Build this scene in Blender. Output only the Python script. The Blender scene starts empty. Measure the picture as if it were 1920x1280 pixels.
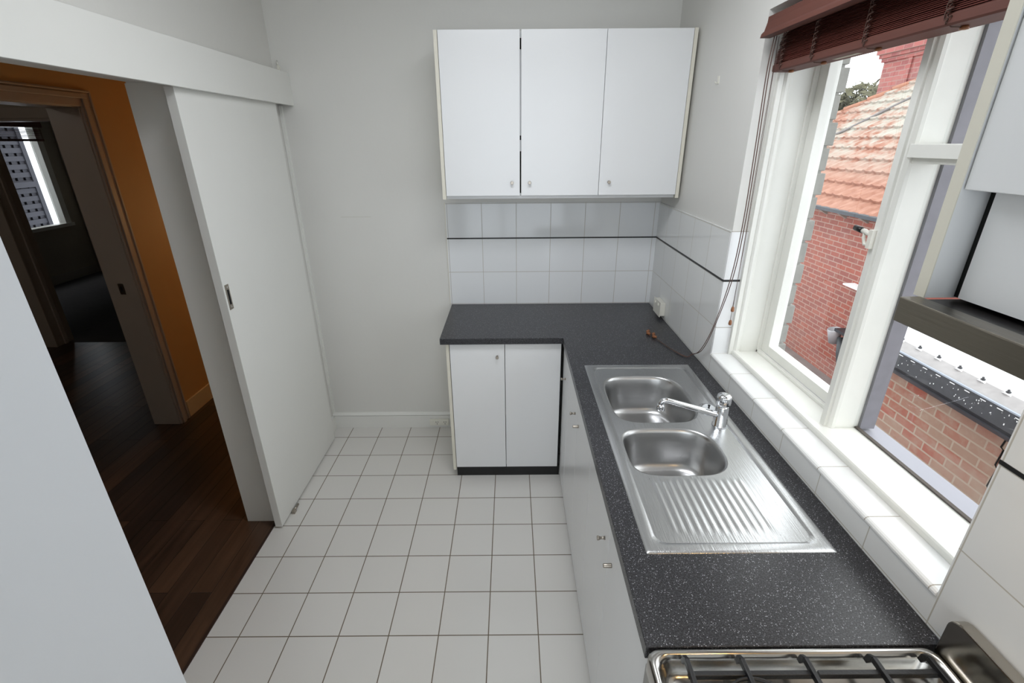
import bpy, bmesh, math, random
from mathutils import Vector, Matrix
random.seed(7)
S = bpy.context.scene
COL = S.collection

# ------------------------------------------------------------------ camera
cd = bpy.data.cameras.new('camera'); cam = bpy.data.objects.new('camera', cd); COL.objects.link(cam)
cd.sensor_width = 36.0; cd.sensor_fit = 'HORIZONTAL'; cd.lens = 895.2/1920*36
cd.clip_start = 0.02; cd.clip_end = 500
R_ = Vector((0.99997170, -0.00302825, -0.00688640)); U_ = Vector((0.00752155, 0.38562376, 0.92262546)); F_ = Vector((0.00013838, 0.92265115, -0.38563562))
m = Matrix((R_, U_, -F_)).transposed().to_4x4(); m.translation = Vector((-0.8746, -2.8808, 1.8437))
cam.matrix_world = m
S.camera = cam

# ------------------------------------------------------------------ world, light, exposure
W = bpy.data.worlds.new('overcast_sky'); S.world = W; W.use_nodes = True
wn = W.node_tree.nodes; wl = W.node_tree.links
bg = wn['Background']
tc = wn.new('ShaderNodeTexCoord'); sx = wn.new('ShaderNodeSeparateXYZ'); rp = wn.new('ShaderNodeValToRGB')
wl.new(tc.outputs['Generated'], sx.inputs[0]); wl.new(sx.outputs['Z'], rp.inputs[0]); wl.new(rp.outputs[0], bg.inputs[0])
rp.color_ramp.elements[0].position = 0.0; rp.color_ramp.elements[0].color = (0.88, 0.93, 1, 1)
rp.color_ramp.elements[1].position = 0.7; rp.color_ramp.elements[1].color = (0.97, 0.985, 1, 1)
bg.inputs[1].default_value = 3.1

def area(name, loc, rot, sx_, sy_, power, color=(1, 1, 1), portal=False):
    l = bpy.data.lights.new(name, 'AREA'); l.shape = 'RECTANGLE'; l.size = sx_; l.size_y = sy_
    l.energy = power; l.color = color
    if portal: l.cycles.is_portal = True
    o = bpy.data.objects.new(name, l); COL.objects.link(o); o.location = loc; o.rotation_euler = rot
    return o
PI = math.pi
area('kitchen_window_portal', (0.34, -1.58, 1.62), (0, PI/2, 0), 1.3, 1.25, 1, portal=True)
area('rear_fill_portal', (-1.0, -4.76, 1.5), (PI/2, 0, 0), 2.0, 2.2, 1, portal=True)  # guides sky light through the unseen rear window added as fill
area('bedroom_window_portal', (-7.56, 3.4, 1.45), (0, -PI/2, 0), 1.4, 2.0, 1, portal=True)
area('kitchen_fill_light', (-.85, -1.50, 2.69), (0, 0, 0), 0.9, 0.4, 13, (0.95, 0.97, 1.0))  # added fill to brighten the upper walls and cupboard doors
hl = bpy.data.lights.new('hall_lamp_light', 'POINT'); hl.energy = 11; hl.color = (1.0, 0.66, 0.30); hl.shadow_soft_size = 0.08
ho = bpy.data.objects.new('hall_lamp_light', hl); COL.objects.link(ho); ho.location = (-2.62, 1.8, 1.25)

pl_ = bpy.data.lights.new('passage_fill_light', 'POINT'); pl_.energy = 6; pl_.color = (1.0, .93, .86); pl_.shadow_soft_size = .12  # unseen fill added to lift the dim passage and its door frames
po = bpy.data.objects.new('passage_fill_light', pl_); COL.objects.link(po); po.location = (-4.9, -1.2, 2.45)
vs = S.view_settings; vs.view_transform = 'Standard'; vs.look = 'None'; vs.gamma = 1.0; vs.use_curve_mapping = False; vs.exposure = 0.04
S.display_settings.display_device = 'sRGB'
S.cycles.max_bounces = 10; S.cycles.diffuse_bounces = 6; S.cycles.transparent_max_bounces = 16
S.cycles.use_denoising = True; S.cycles.sample_clamp_indirect = 6.0

# ------------------------------------------------------------------ materials
def lin(c):
    return tuple(((v/255)/12.92 if v/255 <= .04045 else ((v/255+.055)/1.055)**2.4) for v in c) + (1,)
MATS = {}
def mat(name, rgb, rough=0.5, metal=0.0, var=0.0, vscale=6, bump=0.0, bscale=60, coat=0.0, spec=0.5, stretch=(1, 1, 1)):
    """principled material with a mild noise variation of tone and bump"""
    if name in MATS: return MATS[name]
    M = bpy.data.materials.new(name); M.use_nodes = True; MATS[name] = M
    n = M.node_tree.nodes; l = M.node_tree.links; b = n['Principled BSDF']
    c = lin(rgb); b.inputs['Base Color'].default_value = c
    b.inputs['Roughness'].default_value = rough; b.inputs['Metallic'].default_value = metal
    b.inputs['Coat Weight'].default_value = coat; b.inputs['Specular IOR Level'].default_value = spec
    t = n.new('ShaderNodeTexCoord'); mp = n.new('ShaderNodeMapping'); mp.inputs['Scale'].default_value = stretch
    l.new(t.outputs['Object'], mp.inputs[0])
    if var > 0:
        z = n.new('ShaderNodeTexNoise'); z.inputs['Scale'].default_value = vscale; z.inputs['Detail'].default_value = 4
        l.new(mp.outputs[0], z.inputs[0])
        r = n.new('ShaderNodeValToRGB'); l.new(z.outputs[0], r.inputs[0])
        r.color_ramp.elements[0].position = .3; r.color_ramp.elements[1].position = .7
        r.color_ramp.elements[0].color = tuple(v*(1-var) for v in c[:3]) + (1,)
        r.color_ramp.elements[1].color = tuple(min(1, v*(1+var)) for v in c[:3]) + (1,)
        l.new(r.outputs[0], b.inputs['Base Color'])
    if bump > 0:
        z2 = n.new('ShaderNodeTexNoise'); z2.inputs['Scale'].default_value = bscale; z2.inputs['Detail'].default_value = 3
        l.new(mp.outputs[0], z2.inputs[0]); bm_ = n.new('ShaderNodeBump'); bm_.inputs['Strength'].default_value = bump; bm_.inputs['Distance'].default_value = .002
        l.new(z2.outputs[0], bm_.inputs['Height']); l.new(bm_.outputs[0], b.inputs['Normal'])
    return M

def tilemat(name, axes, off, size, rgb, grout, gw, rough=.12, rowoff=0.0, width=None, var=.015, bump=.5, coords='Object'):
    """glazed tiles / bricks laid from the object's own coordinates; axes picks the two in-plane axes"""
    M = bpy.data.materials.new(name); M.use_nodes = True; MATS[name] = M
    n = M.node_tree.nodes; l = M.node_tree.links; b = n['Principled BSDF']
    t = n.new('ShaderNodeTexCoord'); s = n.new('ShaderNodeSeparateXYZ'); l.new(t.outputs[coords], s.inputs[0])
    cb = n.new('ShaderNodeCombineXYZ')
    for k in (0, 1):
        a = n.new('ShaderNodeMath'); a.operation = 'SUBTRACT'; a.inputs[1].default_value = off[k] - 40*(width if (width and k == 0) else size)
        l.new(s.outputs[axes[k]], a.inputs[0]); l.new(a.outputs[0], cb.inputs[k])
    br = n.new('ShaderNodeTexBrick'); br.offset = rowoff; br.squash = 1.0; br.offset_frequency = 2
    br.inputs['Scale'].default_value = 1; br.inputs['Brick Width'].default_value = width or size; br.inputs['Row Height'].default_value = size
    br.inputs['Mortar Size'].default_value = gw; br.inputs['Mortar Smooth'].default_value = 0.1; br.inputs['Bias'].default_value = 0
    c = lin(rgb)
    br.inputs['Color1'].default_value = tuple(v*(1-var) for v in c[:3])+(1,); br.inputs['Color2'].default_value = tuple(min(1, v*(1+var)) for v in c[:3])+(1,)
    br.inputs['Mortar'].default_value = lin(grout)
    l.new(cb.outputs[0], br.inputs['Vector']); l.new(br.outputs['Color'], b.inputs['Base Color'])
    rr = n.new('ShaderNodeMapRange'); rr.inputs['To Min'].default_value = rough; rr.inputs['To Max'].default_value = .8
    l.new(br.outputs['Fac'], rr.inputs[0]); l.new(rr.outputs[0], b.inputs['Roughness'])
    bm_ = n.new('ShaderNodeBump'); bm_.invert = True; bm_.inputs['Strength'].default_value = bump; bm_.inputs['Distance'].default_value = .001
    l.new(br.outputs['Fac'], bm_.inputs['Height']); l.new(bm_.outputs[0], b.inputs['Normal'])
    return M, br, n, l, b

paint = mat('wall_paint', (216, 215, 211), .55, var=.015, vscale=2, bump=.25, bscale=45)
paint_l = mat('joinery_paint', (224, 224, 220), .4, var=.01, vscale=3)
ceil_m = mat('ceiling_paint', (228, 228, 224), .8)
frame_m = mat('window_frame_paint', (230, 230, 224), .35, var=.02, vscale=9, bump=.15, bscale=30)
lam = mat('white_laminate', (228, 229, 230), .28, var=.008, vscale=3, bump=.05, bscale=120)
cream = mat('cream_edging', (220, 216, 202), .45)
ext_grey = mat('exterior_grey_paint', (118, 116, 124), .5, var=.08, vscale=30)
ext_white = mat('exterior_sill_paint', (150, 150, 160), .5)
black = mat('black_plastic', (16, 16, 17), .4)
blackgap = mat('dark_gap', (8, 8, 8), .9)  # near-black colour painted for the shade inside gaps and holes
chrome = mat('chrome', (225, 227, 230), .07, 1.0)
nickel = mat('brushed_nickel', (168, 160, 150), .3, 1.0)
steel = mat('stainless_steel', (198, 199, 200), .27, 1.0, var=.04, vscale=4, bump=.25, bscale=260, stretch=(1, .04, 1))
steel_d = mat('stainless_bowl', (182, 182, 182), .3, 1.0, var=.05, vscale=8)
steel_h = mat('hood_steel', (140, 134, 124), .32, 1.0, bump=.3, bscale=300, stretch=(1, .03, 1))
iron = mat('cast_iron', (18, 18, 20), .42, .0, bump=.3, bscale=200)
plast = mat('white_plastic', (228, 226, 216), .35)
blindm = mat('mahogany_slat', (96, 48, 40), .5, var=.12, vscale=14, stretch=(6, .4, 6))
blindr = mat('mahogany_rail', (92, 50, 40), .6, var=.08, vscale=14, stretch=(6, .4, 6))
cordm = mat('brown_cord', (92, 68, 60), .8)
beadm = mat('turned_wood_bead', (138, 88, 54), .4, var=.15, vscale=60)
ochre = mat('ochre_hall_paint', (196, 158, 104), .6, var=.03, vscale=2, bump=.2, bscale=40)
bedpaint = mat('bedroom_paint', (172, 164, 150), .7)
gutterm = mat('gutter_black', (40, 41, 46), .45, var=.3, vscale=25)
gutterg = mat('gutter_slate', (64, 68, 74), .5)
zinc = mat('roof_sheet', (236, 240, 242), .5, var=.01, vscale=3)
cap_grey = mat('roof_capping', (150, 148, 148), .6, var=.1, vscale=15)
concrete = mat('concrete_path', (112, 100, 98), .9, var=.15, vscale=4)
leaf = mat('foliage', (92, 90, 68), .8, var=.35, vscale=9)
bark = mat('bark', (92, 78, 64), .9, var=.2, vscale=9)
lead = mat('lead_flashing', (120, 116, 116), .7, var=.1, vscale=20)
capt = mat('terracotta_ridge', (160, 112, 90), .8, var=.15, vscale=10)
quoinm = mat('painted_brick', (142, 141, 136), .8, var=.08, vscale=25, bump=.5, bscale=60)

floor_tile, *_ = tilemat('floor_tile', (0, 1), (-0.979, -0.541), .2024, (214, 212, 208), (108, 96, 80), .0022, rough=.22)
wt_back, *_ = tilemat('wall_tile_back', (0, 2), (-0.0312, 1.107), .2032, (226, 228, 230), (186, 182, 174), .0016, rough=.08)
wt_right, *_ = tilemat('wall_tile_right', (1, 2), (-0.984, 1.107), .2, (226, 227, 226), (186, 182, 172), .0016, rough=.08, width=.2)
wt_sill, *_ = tilemat('sill_tile', (1, 2), (-0.99, .5), .6, (232, 233, 232), (176, 170, 160), .0014, rough=.12, width=.1955)
wt_jamb, *_ = tilemat('jamb_tile', (0, 2), (-.5, 1.107), .202, (230, 231, 232), (176, 172, 165), .0016, rough=.08, width=3.0)

def brick(name, c1, c2, mortar, offs, msize=.011, row=.086, wid=.24):
    M, br, n, l, b = tilemat(name, (1, 2), offs, row, c1, mortar, msize, rough=.85, rowoff=.5, width=wid, bump=.8)
    br.inputs['Color1'].default_value = lin(c1); br.inputs['Color2'].default_value = lin(c2)
    t = n.new('ShaderNodeTexCoord'); z = n.new('ShaderNodeTexNoise'); z.inputs['Scale'].default_value = 5; z.inputs['Detail'].default_value = 8; z.inputs['Roughness'].default_value = .7
    l.new(t.outputs['Object'], z.inputs[0])
    mx = n.new('ShaderNodeMix'); mx.data_type = 'RGBA'; mx.blend_type = 'MIX'
    r = n.new('ShaderNodeMapRange'); r.inputs['From Min'].default_value = .5; r.inputs['From Max'].default_value = .75; r.inputs['To Max'].default_value = .7
    l.new(z.outputs[0], r.inputs[0]); l.new(r.outputs[0], mx.inputs['Factor'])
    l.new(br.outputs['Color'], mx.inputs['A']); mx.inputs['B'].default_value = lin(mortar)
    l.new(mx.outputs['Result'], b.inputs['Base Color'])
    return M, r
brick_far, _r = brick('red_brick', (152, 84, 70), (134, 78, 70), (160, 132, 120), (0, .03), .007, .072, .2); _r.inputs['To Max'].default_value = .35
brick_near, _r2 = brick('weathered_brick', (150, 82, 66), (150, 124, 108), (164, 150, 134), (0.1, -.05), .008)
_r2.inputs['From Min'].default_value = .44; _r2.inputs['To Max'].default_value = .8
brick_chim, _ = brick('chimney_brick', (156, 92, 86), (136, 80, 78), (150, 118, 110), (0, 0), .008)

def worktop_mat():
    M = bpy.data.materials.new('speckled_laminate'); M.use_nodes = True
    n = M.node_tree.nodes; l = M.node_tree.links; b = n['Principled BSDF']; b.inputs['Roughness'].default_value = .30; b.inputs['Specular IOR Level'].default_value = .42
    t = n.new('ShaderNodeTexCoord')
    v = n.new('ShaderNodeTexVoronoi'); v.inputs['Scale'].default_value = 330; v.inputs['Randomness'].default_value = 1; l.new(t.outputs['Object'], v.inputs[0])
    z = n.new('ShaderNodeTexNoise'); z.inputs['Scale'].default_value = 330; z.inputs['Detail'].default_value = 2; l.new(t.outputs['Object'], z.inputs[0])
    r = n.new('ShaderNodeValToRGB'); e = r.color_ramp.elements
    e[0].position = .42; e[0].color = lin((24, 24, 27)); e[1].position = .62; e[1].color = lin((66, 66, 70)); l.new(z.outputs[0], r.inputs[0])
    r2 = n.new('ShaderNodeValToRGB'); e = r2.color_ramp.elements; e[0].position = .66; e[0].color = (0, 0, 0, 1); e[1].position = .84; e[1].color = (1, 1, 1, 1)
    l.new(v.outputs['Color'], r2.inputs[0])
    r3 = n.new('ShaderNodeValToRGB'); e = r3.color_ramp.elements; e[0].position = .26; e[0].color = (1, 1, 1, 1); e[1].position = .42; e[1].color = (0, 0, 0, 1)
    l.new(v.outputs['Distance'], r3.inputs[0])
    mu = n.new('ShaderNodeMath'); mu.operation = 'MULTIPLY'; l.new(r2.outputs[0], mu.inputs[0]); l.new(r3.outputs[0], mu.inputs[1])
    mx = n.new('ShaderNodeMix'); mx.data_type = 'RGBA'; l.new(mu.outputs[0], mx.inputs['Factor']); l.new(r.outputs[0], mx.inputs['A']); mx.inputs['B'].default_value = lin((176, 178, 184))
    l.new(mx.outputs['Result'], b.inputs['Base Color'])
    bp_ = n.new('ShaderNodeBump'); bp_.inputs['Strength'].default_value = .25; bp_.inputs['Distance'].default_value = .001; l.new(z.outputs[0], bp_.inputs['Height']); l.new(bp_.outputs[0], b.inputs['Normal'])
    return M
speck = worktop_mat()

def wood_mat():
    M, br, n, l, b = tilemat('hall_boards', (1, 0), (0.3, -2.124), .098, (74, 48, 34), (22, 14, 10), .0012, rough=.33, rowoff=.37, width=1.2, bump=.4)
    br.inputs['Color1'].default_value = lin((88, 64, 48)); br.inputs['Color2'].default_value = lin((50, 36, 29))
    t = n.new('ShaderNodeTexCoord'); mp = n.new('ShaderNodeMapping'); mp.inputs['Scale'].default_value = (14, .9, 1)
    l.new(t.outputs['Object'], mp.inputs[0]); z = n.new('ShaderNodeTexNoise'); z.inputs['Scale'].default_value = 2.2; z.inputs['Detail'].default_value = 6; l.new(mp.outputs[0], z.inputs[0])
    mr = n.new('ShaderNodeMapRange'); mr.inputs['From Min'].default_value = .3; mr.inputs['From Max'].default_value = .7; mr.inputs['To Min'].default_value = .55; mr.inputs['To Max'].default_value = 1.25
    l.new(z.outputs[0], mr.inputs[0])
    mx = n.new('ShaderNodeMix'); mx.data_type = 'RGBA'; mx.blend_type = 'MULTIPLY'; mx.inputs['Factor'].default_value = 1
    l.new(br.outputs['Color'], mx.inputs['A']); l.new(mr.outputs[0], mx.inputs['B']); l.new(mx.outputs['Result'], b.inputs['Base Color'])
    return M
woodm = wood_mat()
carpet = mat('grey_carpet', (72, 70, 72), .95, var=.12, vscale=20, bump=1, bscale=300, stretch=(.3, 2, 1))

def rooftile_mat():
    M = bpy.data.materials.new('lichened_terracotta'); M.use_nodes = True
    n = M.node_tree.nodes; l = M.node_tree.links; b = n['Principled BSDF']; b.inputs['Roughness'].default_value = .85
    t = n.new('ShaderNodeTexCoord')
    z = n.new('ShaderNodeTexNoise'); z.inputs['Scale'].default_value = 1.1; z.inputs['Detail'].default_value = 3; l.new(t.outputs['Object'], z.inputs[0])
    z2 = n.new('ShaderNodeTexNoise'); z2.inputs['Scale'].default_value = 9; z2.inputs['Detail'].default_value = 5
    l.new(t.outputs['Object'], z2.inputs[0])
    s = n.new('ShaderNodeSeparateXYZ'); l.new(t.outputs['Object'], s.inputs[0])
    mr = n.new('ShaderNodeMapRange'); mr.inputs['From Min'].default_value = 1.25; mr.inputs['From Max'].default_value = 1.75; l.new(s.outputs[2], mr.inputs[0])
    a = n.new('ShaderNodeMath'); a.operation = 'ADD'; l.new(z.outputs[0], a.inputs[0]); l.new(z2.outputs[0], a.inputs[1])
    m2 = n.new('ShaderNodeMapRange'); m2.inputs['From Min'].default_value = .8; m2.inputs['From Max'].default_value = 1.15; l.new(a.outputs[0], m2.inputs[0])
    mu = n.new('ShaderNodeMath'); mu.operation = 'MULTIPLY'; l.new(mr.outputs[0], mu.inputs[0]); l.new(m2.outputs[0], mu.inputs[1])
    base = n.new('ShaderNodeValToRGB'); l.new(z2.outputs[0], base.inputs[0]); e = base.color_ramp.elements
    e[0].position = .35; e[0].color = lin((146, 100, 82)); e[1].position = .65; e[1].color = lin((166, 124, 106))
    mx = n.new('ShaderNodeMix'); mx.data_type = 'RGBA'; l.new(mu.outputs[0], mx.inputs['Factor']); l.new(base.outputs[0], mx.inputs['A']); mx.inputs['B'].default_value = lin((164, 160, 150))
    l.new(mx.outputs['Result'], b.inputs['Base Color'])
    return M
rooft = rooftile_mat()

def glassmat():
    M = bpy.data.materials.new('window_glass'); M.use_nodes = True
    n = M.node_tree.nodes; l = M.node_tree.links; n.remove(n['Principled BSDF'])
    tr = n.new('ShaderNodeBsdfTransparent'); tr.inputs[0].default_value = (.96, .97, .965, 1)
    gl = n.new('ShaderNodeBsdfGlossy'); gl.inputs['Roughness'].default_value = .01
    fr = n.new('ShaderNodeFresnel'); fr.inputs[0].default_value = 1.45
    ge = n.new('ShaderNodeNewGeometry'); sb = n.new('ShaderNodeMath'); sb.operation = 'SUBTRACT'; sb.inputs[0].default_value = 1; l.new(ge.outputs['Backfacing'], sb.inputs[1])
    ml = n.new('ShaderNodeMath'); ml.operation = 'MULTIPLY'; l.new(fr.outputs[0], ml.inputs[0]); l.new(sb.outputs[0], ml.inputs[1])
    mx = n.new('ShaderNodeMixShader'); l.new(ml.outputs[0], mx.inputs[0]); l.new(tr.outputs[0], mx.inputs[1]); l.new(gl.outputs[0], mx.inputs[2])
    l.new(mx.outputs[0], n['Material Output'].inputs[0]); return M
glass = glassmat()
def emis(name, rgb, st):
    M = bpy.data.materials.new(name); M.use_nodes = True; b = M.node_tree.nodes['Principled BSDF']
    b.inputs['Base Color'].default_value = lin(rgb); b.inputs['Emission Color'].default_value = lin(rgb); b.inputs['Emission Strength'].default_value = st; return M
fillglass = emis('fill_diffuser', (240, 245, 255), 3); warmglass = emis('warm_lamp_glass', (255, 190, 110), 4)  # the diffuser belongs to the added kitchen fill light

# ------------------------------------------------------------------ mesh helpers
class MB:
    def __init__(s): s.bm = bmesh.new(); s.smooth = []
    def box(s, x0, x1, y0, y1, z0, z1):
        x0, x1 = sorted((x0, x1)); y0, y1 = sorted((y0, y1)); z0, z1 = sorted((z0, z1))
        v = [s.bm.verts.new(p) for p in ((x0,y0,z0),(x1,y0,z0),(x1,y1,z0),(x0,y1,z0),(x0,y0,z1),(x1,y0,z1),(x1,y1,z1),(x0,y1,z1))]
        for f in ((3,2,1,0),(4,5,6,7),(0,1,5,4),(1,2,6,5),(2,3,7,6),(3,0,4,7)): s.bm.faces.new([v[i] for i in f])
        return s
    def prism(s, pts, axis, a, b):
        """extrude a 2-D outline (the two remaining axes in xyz order) along axis from a to b"""
        def P(u, w, t): return {'x': (t, u, w), 'y': (u, t, w), 'z': (u, w, t)}[axis]
        A = [s.bm.verts.new(P(u, w, a)) for u, w in pts]; B = [s.bm.verts.new(P(u, w, b)) for u, w in pts]
        n = len(pts)
        s.bm.faces.new(A); s.bm.faces.new(B[::-1])
        for i in range(n): s.bm.faces.new([A[i], B[i], B[(i+1) % n], A[(i+1) % n]])
        return s
    def tube(s, pts, r, seg=8, caps=True):
        pts = [Vector(p) for p in pts]; rr = r if isinstance(r, (list, tuple)) else [r]*len(pts)
        rings = []; up = Vector((0.13, 0.27, 1)).normalized()
        for i, p in enumerate(pts):
            d = (pts[min(i+1, len(pts)-1)]-pts[max(i-1, 0)]).normalized()
            a = d.cross(up)
            if a.length < .05: a = d.cross(Vector((1, 0, 0)))
            a.normalize(); b = d.cross(a)
            rings.append([s.bm.verts.new(p+(a*math.cos(t)+b*math.sin(t))*rr[i]) for t in [2*PI*k/seg for k in range(seg)]])
        for i in range(len(rings)-1):
            for k in range(seg):
                f = s.bm.faces.new([rings[i][k], rings[i][(k+1) % seg], rings[i+1][(k+1) % seg], rings[i+1][k]]); f.smooth = True
        if caps:
            s.bm.faces.new(rings[0][::-1]); s.bm.faces.new(rings[-1])
        return s
    def lathe(s, prof, origin=(0, 0, 0), axis=(0, 0, 1), seg=24, flute=0.0, nfl=0):
        """profile of (radius, height) turned about an axis through origin"""
        q = Vector((0, 0, 1)).rotation_difference(Vector(axis)); o = Vector(origin); rings = []
        for r, h in prof:
            ring = []
            for k in range(seg):
                t = 2*PI*k/seg; rad = r*(1+flute*math.cos(nfl*t)) if nfl else r
                ring.append(s.bm.verts.new(o+q @ Vector((rad*math.cos(t), rad*math.sin(t), h))))
            rings.append(ring)
        for i in range(len(rings)-1):
            for k in range(seg):
                f = s.bm.faces.new([rings[i][k], rings[i][(k+1) % seg], rings[i+1][(k+1) % seg], rings[i+1][k]]); f.smooth = True
        s.bm.faces.new(rings[0][::-1]); s.bm.faces.new(rings[-1])
        return s
    def rings(s, R, close=None, smooth=True, cap0=False, cap1=False):
        V = [[s.bm.verts.new(p) for p in r] for r in R]; n = len(V[0])
        for i in range(len(V)-1):
            for k in range(n):
                f = s.bm.faces.new([V[i][k], V[i][(k+1) % n], V[i+1][(k+1) % n], V[i+1][k]]); f.smooth = smooth
        if cap0: s.bm.faces.new(V[0][::-1])
        if cap1: s.bm.faces.new(V[-1])
        return V
    def build(s, name, material, parent=None, bevel=0.0, seg=2, recalc=True):
        if recalc: bmesh.ops.recalc_face_normals(s.bm, faces=s.bm.faces[:])
        me = bpy.data.meshes.new(name); s.bm.to_mesh(me); s.bm.free(); me.materials.append(material)
        o = bpy.data.objects.new(name, me); COL.objects.link(o)
        if parent is not None:
            o.parent = parent
            w = Vector((0, 0, 0)); q = parent
            while q is not None: w += q.location; q = q.parent
            o.location = -w if w.length else (0, 0, 0)
        if bevel:
            md = o.modifiers.new('bevel', 'BEVEL'); md.width = bevel; md.segments = seg; md.limit_method = 'ANGLE'; md.angle_limit = math.radians(40)
            md.harden_normals = False
        return o
def bx(*a): return MB().box(*a)
def tag(o, label=None, cat=None, group=None, kind=None):
    if label: o['label'] = label
    if cat: o['category'] = cat
    if group: o['group'] = group
    if kind: o['kind'] = kind
    return o
def thing(name, label, cat, loc=(0, 0, 0), group=None, kind=None):
    o = bpy.data.objects.new(name, None); COL.objects.link(o); o.location = loc; o.empty_display_size = .05
    return tag(o, label, cat, group, kind)
def struct(o, label, cat): return tag(o, label, cat, kind='structure')
def rrect(x0, x1, y0, y1, r, n=6):
    """rounded rectangle outline, counter-clockwise"""
    p = []
    for cx, cy, a0 in ((x1-r, y1-r, 0), (x0+r, y1-r, PI/2), (x0+r, y0+r, PI), (x1-r, y0+r, 3*PI/2)):
        for i in range(n+1):
            a = a0+PI/2*i/n; p.append((cx+r*math.cos(a), cy+r*math.sin(a)))
    return p

# ------------------------------------------------------------------ the room
CZ = 2.75
struct(bx(-2.124, 0.0, -4.62, 0.0, -.1, 0).build('floor', floor_tile), 'white square ceramic floor tiles with dark grout in the kitchen', 'floor')
struct(bx(-2.14, 0.0, -4.62, 0, CZ, CZ+.1).build('ceiling', ceil_m), 'white kitchen ceiling', 'ceiling')
wb = struct(bx(-2.2749, .32, 0.0, .13, -.1, CZ+.1).build('wall_back', paint), 'off-white painted wall behind the corner cupboards', 'wall')
bx(-1.2585, 0, -.006, 0, .90, 1.309).build('tile_splashback', wt_back, wb)
bx(-1.2585, 0, -.006, 0, 1.3165, 1.517).build('tile_splashback', wt_back, wb)
tag(bx(-1.2585, -.006, -.0075, 0, 1.3085, 1.3165).build('black_tile_strip', black, wb), 'thin black tile strip')
tag(bx(-1.2625, -1.2585, -.007, 0, .90, 1.52).build('edge_trim', cream, wb), 'cream edge bead')
tag(bx(-1.878, -1.70, -.0006, 0, 1.4405, 1.4428).build('scuff_mark', mat('faint_scuff', (196, 193, 184), .7), wb), 'faint grey scuff line')

wr = MB()
wr.box(0, .25, -.975, 0.0, -.1, CZ+.1); wr.box(0, .25, -2.18, -.975, -.1, .975); wr.box(0, .25, -2.18, -.975, 2.248, CZ+.1); wr.box(0, .25, -4.62, -2.18, -.1, CZ+.1)
wr = struct(wr.build('wall_right', paint), 'off-white wall with the kitchen window and white tiling', 'wall')
sp = MB(); sp.box(-.006, 0, -.975, -.0065, .9, 1.309); sp.box(-.006, 0, -.975, -.0065, 1.3165, 1.512)
sp.box(-.006, 0, -4.0, -2.1795, .9, 1.309); sp.box(-.006, 0, -4.0, -2.1795, 1.3165, 1.512); sp.box(-.006, 0, -2.1795, -.975, .9, .978)
sp.build('tile_splashback', wt_right, wr)
b_ = MB(); b_.box(-.0075, 0, -.981, -.0075, 1.3085, 1.3165); b_.box(-.0075, 0, -4, -2.18, 1.3085, 1.3165); b_.box(-.002, .062, -.982, -.9755, 1.3085, 1.3165)
tag(b_.build('black_tile_strip', black, wr), 'thin black tile strip')
jt = MB(); jt.box(-.004, .062, -.981, -.975, .978, 1.3085); jt.box(-.004, .062, -.981, -.975, 1.3165, 1.512); jt.build('jamb_tile', wt_jamb, wr)
st = MB(); st.prism([(-.010, .978), (-.010, .983), (-.007, .987), (-.002, .989), (.075, .989), (.075, .975), (-.004, .975)], 'y', -2.179, -.981)
st.build('sill_tile', wt_sill, wr)

wlf = MB()
wlf.box(-2.275, -2.125, -.908, 0, -.1, CZ+.1); wlf.box(-2.275, -2.125, -1.84, -.908, 2.055, CZ+.1); wlf.box(-2.275, -2.125, -4.62, -1.84, -.1, CZ+.1)
wl_ = struct(wlf.build('wall_left', paint), 'off-white wall with the sliding door opening to the hall', 'wall')
wf = MB(); wf.box(-2.275, .25, -4.75, -4.62, -.1, .40); wf.box(-2.275, .25, -4.75, -4.62, 2.6, CZ+.1); wf.box(-2.275, -2.0, -4.75, -4.62, .40, 2.6); wf.box(.0, .25, -4.75, -4.62, .40, 2.6)
struct(wf.build('wall_front', paint), 'wall behind the camera', 'wall')
w2 = thing('rear_fill_window', 'added unseen window behind the camera, enlarged to brighten the kitchen', 'window', (-1, -4.7, .40), kind='structure')  # unseen window, made large so its light fills the kitchen from behind
f2 = MB(); f2.box(-2.0, -1.94, -4.74, -4.66, .40, 2.6); f2.box(-.06, 0, -4.74, -4.66, .40, 2.6); f2.box(-1.94, -.06, -4.74, -4.66, .40, .46); f2.box(-1.94, -.06, -4.74, -4.66, 2.54, 2.6); f2.box(-1.03, -.97, -4.74, -4.66, .46, 2.54)
f2.build('frame', frame_m, w2); bx(-1.94, -1.03, -4.702, -4.698, .46, 2.54).build('pane', glass, w2); bx(-.97, -.06, -4.702, -4.698, .46, 2.54).build('pane', glass, w2)

# trims and skirtings of the kitchen
sk = MB(); sk.box(-2.123, -1.23, -.018, 0, 0, .095); sk.prism([(-.018, .098), (-.006, .118), (0, .118), (0, .098)], 'x', -2.123, -1.23)
struct(sk.build('baseboard_back', paint_l), 'white skirting board along the back wall', 'skirting')
struct(bx(-2.125, -2.108, -.163, -.0185, 0, .095).build('baseboard_left', paint_l), 'short white skirting piece beside the sliding door', 'skirting')
struct(bx(-2.124, -2.108, -.016, 0, .12, 2.03).build('trim_1', paint_l), 'thin white bead down the back left corner of the kitchen', 'trim')
t2 = MB(); t2.box(-2.064, -2.045, -1.98, -.001, 2.032, 2.188); t2.box(-2.125, -2.064, -1.98, -.001, 2.17, 2.188)
struct(t2.build('trim_2', paint_l, bevel=.0015), 'long white pelmet board covering the sliding door track', 'pelmet')
struct(bx(-2.112, -2.068, -1.95, -.02, 2.04, 2.055).build('trim_3', nickel), 'metal track of the sliding door under the pelmet', 'track')
struct(bx(-2.134, -2.122, -1.84, -.908, -.002, .004).build('trim_4', mat('dark_threshold', (52, 36, 28), .5)), 'thin dark brown strip between hall boards and kitchen tiles', 'threshold')
t5 = MB(); t5.box(-2.28, -2.1255, -.909, -.905, 0, 2.05)
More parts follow.
